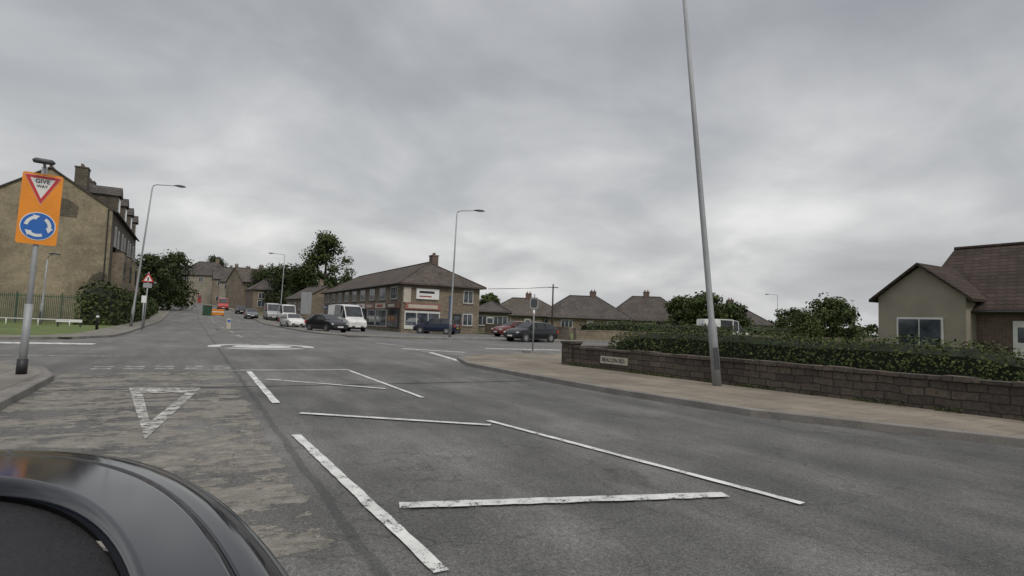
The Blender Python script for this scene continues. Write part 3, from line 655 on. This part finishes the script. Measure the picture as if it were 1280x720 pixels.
for z in (.25,1.95): mb=MB(); mb.box((0,-.03,z),(Lf,.03,z+.05),FENCEG); mb.obj('rail',T)
x=0
while x<Lf: mb=MB(); mb.box((x-.04,-.04,0),(x+.04,.04,2.25),FENCEG); mb.obj('post',T); x+=2.6
ax,ay=at(10,34); T=thing('knee_rail','low white painted rail on the grass verge','railing',(ax-3,ay-1.0,.1),math.radians(12))
mb=MB(); mb.tube([(0,0,.5),(6.6,0,.5)],.028,WHITE,8); mb.obj('rail',T,True)
for k in range(5): mb=MB(); mb.tube([(k*1.63+.05,0,0),(k*1.63+.05,0,.5)],.028,WHITE,8); mb.obj('post',T,True)
# ------------------------------------------------------------------ vegetation
def rnd(a,b): return random.uniform(a,b)
def leafquad(c,s,nrm=None):
    d=Vector((rnd(-1,1),rnd(-1,1),rnd(-.6,1)))
    if nrm is not None: d=d*.7+nrm
    d.normalize(); a=d.cross(Vector((rnd(-1,1),rnd(-1,1),rnd(-1,1)))).normalized(); b=d.cross(a)
    s1=s*rnd(.6,1.2); s2=s*rnd(.4,.8)
    return [c-a*s1*.5-b*s2*.2,c-b*s2*.5,c+a*s1*.5,c+b*s2*.5]
def tree(px,depth,h,r,label,leaf=LEAF,n=34,lv=130,low=.10,ls=.45,lobes=None,name='tree'):
    T=thing(name,label,'tree',P(px,depth),rnd(0,6) if not lobes else 0,0)
    mb=MB(); tr=.03*h; pts=[Vector((0,0,-.3)),Vector((rnd(-.1,.1),0,h*.2)),Vector((rnd(-.3,.3),rnd(-.2,.2),h*.5)),Vector((rnd(-.3,.3),rnd(-.3,.3),h*.8))]
    mb.tube(pts,[tr,tr*.8,tr*.5,tr*.15],BARK,8)
    cl=[]
    for k in range(n):
        z=rnd(low,.93); e=math.sin(math.pi*min(1,max(0,(z-low+.16)/(1.12-low))))**.55
        a=rnd(0,6.283); q=math.sqrt(rnd(.02,1))*e*r*rnd(.6,.95)
        if lobes: 
            lx,lh=random.choice(lobes); z=z*lh; c=Vector((math.cos(a)*q*.6+lx*e,math.sin(a)*q*.6,z*h))
        else: c=Vector((math.cos(a)*q,math.sin(a)*q,z*h))
        cl.append((c,r*rnd(.22,.38)))
        if k%3==0:
            j=min(.75,max(.2,c.z/h-.2)); mb.tube([Vector((0,0,h*j)),(Vector((0,0,h*j))+c)*.5+Vector((0,0,.2)),c],[tr*.35,tr*.22,tr*.06],BARK,5)
    mb.obj('trunk',T,True)
    mb=MB(); vs=[]; fs=[]
    for c,cr in cl:
        for i in range(lv):
            d=Vector((random.gauss(0,1),random.gauss(0,1),random.gauss(0,1))).normalized(); p=c+Vector((d.x,d.y,d.z*.8))*cr*rnd(.35,1.08)
            o=len(vs); vs+=leafquad(p,ls*rnd(.7,1.3),d); fs.append((o,o+1,o+2,o+3))
    mb.add(vs,fs,leaf); mb.obj('crown',T)
    return T
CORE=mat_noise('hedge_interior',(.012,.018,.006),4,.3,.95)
def hedge(name,label,a,b,h0,h1,wd,z0=0,leaf=HLEAF,dens=70,ls=.16,lump=.08,jit=.06):
    ax,ay=W2(*a); bx,by=W2(*b)
    L=math.hypot(bx-ax,by-ay); T=thing(name,label,'hedge',(ax,ay,.1),math.atan2(by-ay,bx-ax))
    mb=MB(); n=max(2,int(L/1.0)); tops=[]
    for i in range(n+1): tops.append((h0+(h1-h0)*i/n+rnd(-jit,jit)*h0)*(.82 if i in (0,n) else 1))
    vs=[];fs=[]
    for i in range(n+1):
        x=.15+(L-.3)*i/n; k=len(vs); w_=wd/2*.72
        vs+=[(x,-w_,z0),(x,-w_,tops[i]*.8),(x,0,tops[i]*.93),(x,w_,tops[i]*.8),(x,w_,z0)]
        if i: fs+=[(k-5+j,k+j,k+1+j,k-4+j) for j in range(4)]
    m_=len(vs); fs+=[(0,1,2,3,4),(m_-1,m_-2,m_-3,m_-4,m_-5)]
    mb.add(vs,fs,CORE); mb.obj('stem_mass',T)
    mb=MB(); vs=[];fs=[]
    cnt=int(L*(h0+h1)/2*dens)+int(wd*h0*dens)
    for q in range(cnt):
        x=rnd(-.05,L+.05); i=min(n-1,max(0,int(x/L*n))); tp=tops[i]+(tops[i+1]-tops[i])*((x/L*n)-i if 0<x<L else 0)
        m=random.random()
        bulge=lump*math.sin(x*1.7)+lump*.6*math.sin(x*4.1+1)
        if q<wd*h0*dens*.8: x=(rnd(-.15,.15) if q%2 else L+rnd(-.15,.15)); p=Vector((x,rnd(-wd/2,wd/2),rnd(z0,tops[0 if q%2 else n]*.97))); nn=Vector((-1 if q%2 else 1,0,.3))
        elif m<.5:
            z=rnd(z0,tp); ins=max(0,z/tp-.7)*wd*.45
            p=Vector((x,-wd/2+ins+rnd(-.12,.14)*min(1,ls*8)-bulge*.7,z)); nn=Vector((0,-1,.3))
        elif m<.92:
            yy=rnd(-wd/2,wd/2); p=Vector((x,yy,tp*(1-.14*(abs(yy)/(wd/2))**2)+random.gauss(0,.5*ls)+bulge)); nn=Vector((0,0,1))
        else: p=Vector((x,wd/2+rnd(-.1,.1),rnd(z0,tp*.85))); nn=Vector((0,1,.3))
        o=len(vs); vs+=leafquad(p,ls*rnd(.6,1.4),nn); fs.append((o,o+1,o+2,o+3))
    mb.add(vs,fs,leaf); mb.obj('foliage',T); return T
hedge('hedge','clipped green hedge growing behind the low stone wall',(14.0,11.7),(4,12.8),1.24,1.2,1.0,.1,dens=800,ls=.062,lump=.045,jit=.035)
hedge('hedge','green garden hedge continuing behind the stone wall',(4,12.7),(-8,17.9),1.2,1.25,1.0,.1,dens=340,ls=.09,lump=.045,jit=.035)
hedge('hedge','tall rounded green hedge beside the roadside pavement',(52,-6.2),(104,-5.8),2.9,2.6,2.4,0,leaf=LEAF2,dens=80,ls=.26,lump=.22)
hedge('hedge','hedge behind the boundary wall across the side road',(42.5,31),(42.5,75),1.7,1.9,1.2,0,dens=50,ls=.22)
tree(185,96,9.4,4.8,'dense dark green tree behind the hedge',n=56)
tree(210,104,10.6,5.0,'dense dark rounded tree beside the uphill road',n=60)
tree(404,112,17.0,5.0,'tall upright green tree rising above the roofs',LEAF2,n=80,lv=140,low=.15,ls=.5,lobes=[(-2.4,.90),(-.8,1.0),(2.0,.97)])
tree(356,118,10.0,5.2,'dark broad tree behind the parked vans',n=50)
tree(334,134,10.5,5.2,'dark broad tree behind the houses',n=46)
tree(378,112,10.0,5.2,'dark tree beside the tall upright tree',n=50)
tree(300,190,11,6,'distant tree between the hill houses',n=34,ls=.7)
tree(266,245,17,7,'distant tree on the skyline of the hill',n=34,ls=.8)
tree(612,92,6.2,2.6,'small green tree beyond the shops',LEAF2,n=30)
tree(852,84,6.0,3.4,'bushy green garden tree',LEAF2,n=40)
tree(884,80,6.4,4.0,'broad green garden tree behind the hedge',LEAF2,n=46)
tree(916,84,5.6,3.4,'rounded garden tree beside the bungalow',LEAF,n=40)
tree(1040,70,5.6,4.0,'garden tree between the bungalows',LEAF2,n=44)
tree(990,96,5.4,3.4,'far garden tree behind rooftops',LEAF,n=30)
tree(768,112,4.8,3,'distant shrub tree between the bungalows',LEAF,n=24)
tree(1010,24,2.3,1.5,'round garden shrub behind the hedge',HLEAF,n=36,lv=260,ls=.09,low=.1)
mb=MB(); vs=[];fs=[]
for i in range(5200):
    px=rnd(560,1300); dd=rnd(170,230); x,y=at(px,dd); top=3.2+1.5*math.sin(px*.035)+1.0*math.sin(px*.011+2)
    p=Vector((x,y,H(x,y)+rnd(0,1)**.6*max(1.2,top))); o=len(vs); vs+=leafquad(p,1.6,None); fs.append((o,o+1,o+2,o+3))
mb.add(vs,fs,LEAF); o=mb.obj('woodland'); o["kind"]="stuff"; o["label"]="distant dark green woodland along the horizon"; o["category"]="woodland"
mb=MB(); vs=[];fs=[]
for i in range(2600):
    k=rnd(0,1); s_=15.0-k*20; t_=(10.7+(15-s_)*.109 if s_>4 else 11.9+(4-s_)*.433)-.17-abs(random.gauss(0,.05))
    if math.sin(s_*2.3)+math.sin(s_*5.1+1)<-.2: continue
    x,y=W2(s_,t_); p=Vector((x,y,.12+rnd(0,.07))); o=len(vs); vs+=leafquad(p,.05,None); fs.append((o,o+1,o+2,o+3))
mb.add(vs,fs,HLEAF); o=mb.obj('weeds'); o["kind"]="stuff"; o["label"]="small weeds along the foot of the stone wall"; o["category"]="weeds"
# ------------------------------------------------------------------ vehicles
def carmesh(st,glass_side,glass_top,T,paint):
    rings=[]; 
    def half(q):
        x,zb,zt,w,zr,wr=q
        return [(x,w*.90,zb),(x,w*.985,zb+(zt-zb)*.22),(x,w,zb+(zt-zb)*.6),(x,w*.965,zt),(x,wr,zr-.02),(x,wr*.82,zr+.012),(x,0,zr+.03)]
    for q in st:
        h=half(q); rings.append(h+[(p[0],-p[1],p[2]) for p in h[-2::-1]])
    n=len(rings[0]); vs=sum(rings,[]); fs=[]
    for i in range(len(rings)-1):
        for k in range(n-1): fs.append((i*n+k,i*n+k+1,(i+1)*n+k+1,(i+1)*n+k))
        fs.append((i*n+n-1,i*n,(i+1)*n,(i+1)*n+n-1))
    fs.append(tuple(range(n))[::-1]); fs.append(tuple((len(rings)-1)*n+k for k in range(n)))
    mb=MB(); mb.add(vs,[f[::-1] for f in fs],paint); me=mb.mesh('body',True)
    me.set_sharp_from_angle(angle=math.radians(32)); body=mkobj('body',me,T)
    def gl(a,b,c,d,ins,nm,out):
        a,b,c,d=map(Vector,(a,b,c,d)); m=(a+b+c+d)/4; q=[p+(m-p)*ins+out for p in (a,b,c,d)]
        mb=MB(); mb.add(q,[(0,1,2,3)],CGLASS); me=mb.mesh(nm); mkobj(nm,me,T)
    for i in glass_side:
        for sgn in (1,-1):
            f=lambda k,j: Vector((rings[j][k][0],rings[j][k][1]*sgn,rings[j][k][2]))
            gl(f(3,i),f(3,i+1),f(4,i+1),f(4,i),.11,'side_window',Vector((0,sgn*.014,.004)))
    for i,nm,dx in glass_top:
        a=Vector(rings[i][4]);b=Vector(rings[i+1][4]); a2=Vector((a.x,-a.y,a.z)); b2=Vector((b.x,-b.y,b.z))
        gl(a,b,b2,a2,.09,nm,Vector((dx*.02,0,.045)))
    return body
def wheels(T,xs,y,r,wd=.2):
    for x in xs:
        for sgn in (1,-1):
            mb=MB(); mb.tube([(x,sgn*(y-.10),r),(x,sgn*(y+.004),r)],r*1.22,BLACK,20); mb.obj('wheel_arch',T)
            mb=MB(); mb.tube([(x,sgn*(y-wd+.02),r),(x,sgn*(y+.008),r),(x,sgn*(y+.022),r)],[r,r,r*.92],RUB,22); w_=mb.obj('wheel',T)
            mb=MB(); mb.tube([(x,sgn*(y+.0225),r),(x,sgn*(y+.03),r)],r*.62,RIM,14); mb.obj('rim',w_)
            mb=MB(); 
            for k in range(5):
                a=2*math.pi*k/5+.3; mb.tube([(x+math.cos(a)*r*.42,sgn*(y+.0305),r+math.sin(a)*r*.42),(x+math.cos(a)*r*.42,sgn*(y+.033),r+math.sin(a)*r*.42)],r*.13,BLACK,6)
            mb.obj('rim_opening',w_)
HATCH=[(-2.10,.40,.66,.70,.70,.62),(-2.05,.27,.90,.80,.93,.68),(-1.62,.2,.95,.87,1.38,.60),(-.7,.2,.94,.88,1.47,.62),(.2,.2,.93,.88,1.44,.61),(.95,.2,.94,.87,1.0,.74),(1.65,.22,.86,.84,.90,.68),(2.0,.27,.70,.78,.73,.62),(2.1,.36,.56,.68,.58,.55)]
SALOON=[(-2.25,.4,.72,.72,.76,.62),(-2.2,.27,.92,.82,.96,.7),(-1.75,.22,.97,.87,1.02,.72),(-1.05,.2,.96,.88,1.38,.60),(-.3,.2,.95,.89,1.44,.62),(.35,.2,.94,.89,1.40,.61),(1.05,.2,.93,.88,.98,.74),(1.8,.22,.86,.85,.90,.68),(2.15,.28,.70,.78,.73,.6),(2.25,.36,.56,.68,.58,.55)]
VAN=[(-2.75,.45,1.2,.90,2.30,.84),(-2.70,.35,1.25,.96,2.42,.86),(-1.0,.32,1.25,.98,2.48,.87),(.55,.32,1.25,.98,2.46,.87),(1.15,.32,1.22,.98,2.32,.84),(1.85,.32,1.18,.97,1.28,.86),(2.5,.35,.98,.93,1.05,.78),(2.68,.42,.78,.86,.82,.7)]
mat_plate=mat_paint('yellow_plate',(.6,.42,.03),.4,.1,.05)
def vehicle(kind,label,cat,loc,rz,paint,name='parked_car',group='vehicles around the junction'):
    T=thing(name,label,cat,loc,rz,0,group)
    if kind=='hatch': st=HATCH; gs=(1,2,3,4); gt=((1,'rear_window',-1),(4,'windscreen',1)); wx=(-1.28,1.3);wy=.86;wr=.31; fx,rx=2.05,-2.07; hz,tz=.68,.82
    if kind=='saloon': st=SALOON; gs=(2,3,4,5); gt=((2,'rear_window',-1),(5,'windscreen',1)); wx=(-1.35,1.4);wy=.87;wr=.31; fx,rx=2.19,-2.21; hz,tz=.68,.82
    if kind=='van': st=VAN; gs=(2,3,4); gt=((4,'windscreen',1),); wx=(-1.7,1.75);wy=.965;wr=.34; fx,rx=2.63,-2.73; hz,tz=.85,1.0
    carmesh(st,gs,gt,T,paint); wheels(T,wx,wy,wr)
    w=st[3][3]
    for sg in (1,-1):
        mb=MB(); mb.tube([(fx-.22,sg*(w-.18),hz),(fx-.02,sg*(w-.22),hz-.01),(fx+.015,sg*(w-.26),hz-.02)],[.10,.10,.06],LAMPG,8,flat=.7); mb.obj('headlight',T,True)
        mb=MB(); mb.box((rx-.02,sg*(w-.10)-.09,tz-.12),(rx+.10,sg*(w-.10)+.05,tz+.1),SIGNR); mb.obj('tail_light',T)
        mb=MB(); mx=st[5][0]-.25; mb.tube([(mx,sg*w*.95,st[4][2]+.05),(mx,sg*(w+.06),st[4][2]+.1),(mx,sg*(w+.18),st[4][2]+.1)],[.03,.09,.07],BLACK,8,flat=.7); mb.obj('mirror',T,True)
    mb=MB(); mb.box((fx-.05,-.55,.34),(fx+.06,.55,.5),BLACK); mb.obj('grille',T)
    mb=MB(); mb.box((fx+.061,-.26,.40),(fx+.07,.26,.51),SIGNW); mb.obj('number_plate',T)
    mb=MB(); mb.box((rx-.07,-.26,.56),(rx-.03,.26,.67),mat_plate); mb.obj('number_plate',T)
    mb=MB(); mb.box((wx[0]+wr*1.3,-w-.004,.2),(wx[1]-wr*1.3,w+.004,.3),BLACK); mb.obj('side_skirt',T)
    return T
CBLK=mat_paint('black_car_paint',(.010,.011,.013),.25,.2,.15,.35); CNAVY=mat_paint('navy_car_paint',(.012,.018,.04),.25,.2,.15,.35); CWHT=mat_paint('white_car_paint',(.62,.62,.61)); CGRY=mat_paint('grey_car_paint',(.08,.085,.09)); CSIL=mat_paint('silver_car_paint',(.35,.36,.37)); CRED=mat_paint('red_car_paint',(.40,.03,.02)); CMAR=mat_paint('dark_red_car_paint',(.12,.016,.016))
def VP_(px,d): x,y=at(px,d); s,t=ST(x,y); z=.054 if (t>9.4 and s>41) else .012; return (x,y,H(x,y)+z)
tocam=ANG+math.pi
vehicle('hatch','black hatchback pulling out towards the roundabout','car',VP_(409,49),tocam+.35,CBLK,'car')
vehicle('van','white panel van with windows parked on the forecourt','van',VP_(434,55),tocam+.15,CWHT,'van')
vehicle('hatch','white hatchback approaching in the road','car',VP_(366,60),tocam+.1,CWHT,'car')
vehicle('van','white van parked farther up the forecourt','van',VP_(359,82),tocam,CWHT,'van')
vehicle('van','silver van parked beside the kerb','van',VP_(340,86),tocam,CSIL,'van')
vehicle('hatch','dark grey car parked uphill','car',VP_(314,88),tocam,CGRY)
vehicle('saloon','dark car parked on the uphill kerb','car',VP_(301,104),tocam,CBLK)
vehicle('van','red van descending the hill','van',VP_(278,118),tocam,CRED,'van')
vehicle('hatch','dark blue car crossing the far side road','car',VP_(546,55),math.radians(168),CNAVY,'car')
vehicle('hatch','black hatchback turning at the side road','car',VP_(664,43),math.radians(222),CBLK,'car')
vehicle('hatch','dark red car partly hidden behind the black hatchback','car',VP_(643,54),math.radians(215),CMAR,'car')
vehicle('van','white van parked beyond the garden hedge','van',VP_(905,62),math.radians(10),CWHT,'van')
# ---- own car front (bonnet)
T=thing('car','glossy blue-black car bonnet and front wing with scuttle recess','car',(0,0,0),ANG)
GLOSS=mat_paint('blue_black_bonnet',(.006,.008,.014),.10,.0,.4,.5)
MATT=mat_noise('scuttle_plastic',(.014,.014,.016),8,.3,.7,bmp=.3,fine=90,spec=.3)
def se(rho,phi,cxs=.3,ct=-.60,a=2.26,b=.915,n=2.4):
    r=rho**(1/n); c,s_=math.cos(phi),math.sin(phi)
    return (cxs+a*r*abs(s_)**(2/n), ct+b*r*math.copysign(abs(c)**(2/n),c))
def zz_(rho):
    k=max(0,(rho-.60)/.40); z=1.03-.07*rho-.36*k**2.3
    z+=.010*math.exp(-((rho-.74)/.018)**2)
    return z
def grid(rhos,phis,zf,mat,name,par,off=0):
    mb=MB(); vs=[]
    for r in rhos:
        for p in phis:
            s,t=se(r,p); vs.append((s,-t,zf(r)+off))
    n=len(phis); fs=[(i*n+j,i*n+j+1,(i+1)*n+j+1,(i+1)*n+j) for i in range(len(rhos)-1) for j in range(n-1)]
    mb.add(vs,fs,mat); return mb.obj(name,par,True)
PH=[math.pi*i/64 for i in range(65)]
fw=grid([.562]+[.565+.135*i/12 for i in range(13)]+[.70+.3*i/36 for i in range(1,37)],PH,lambda r:zz_(r)-(.02 if r<.563 else 0),GLOSS,'front_wing',T)
grid([.999,1.0,1.03,1.02,1.0],PH,lambda r:{.999:.57,1.0:.5,1.03:.42,1.02:.3}.get(r,.2),GLOSS,'bumper',T)
bn=grid([.355]+[.36+.196*i/10 for i in range(11)]+[.5585],PH,lambda r:zz_(r)+(.004 if .358<r<.557 else -.03),GLOSS,'bonnet',T)
grid([.001+.358*i/14 for i in range(15)],PH,lambda r:zz_(.34)-.045,MATT,'scuttle_panel',T)
for q in range(9):
    mb=MB(); s0_=.85+q*.075; mb.box((s0_,.33,0),(s0_+.03,.95,.014),MATT); mb.obj('vent_slat',T,loc=(0,0,zz_(.34)-.041))
mb=MB(); vs=[]; rr=[.82,.86,.90,.935,.965]; pp=[math.radians(a) for a in (12,17,22,27,32,36)]
for r in rr:
    for p in pp: s,t=se(r,p); vs.append((s,-t,zz_(r)+.006))
n=len(pp); fs=[(i*n+j,i*n+j+1,(i+1)*n+j+1,(i+1)*n+j) for i in range(len(rr)-1) for j in range(n-1)]
mb.add(vs,fs,mat_paint('headlight_glass',(.07,.075,.08),.10,.8,.3)); mb.obj('headlight',T,True)
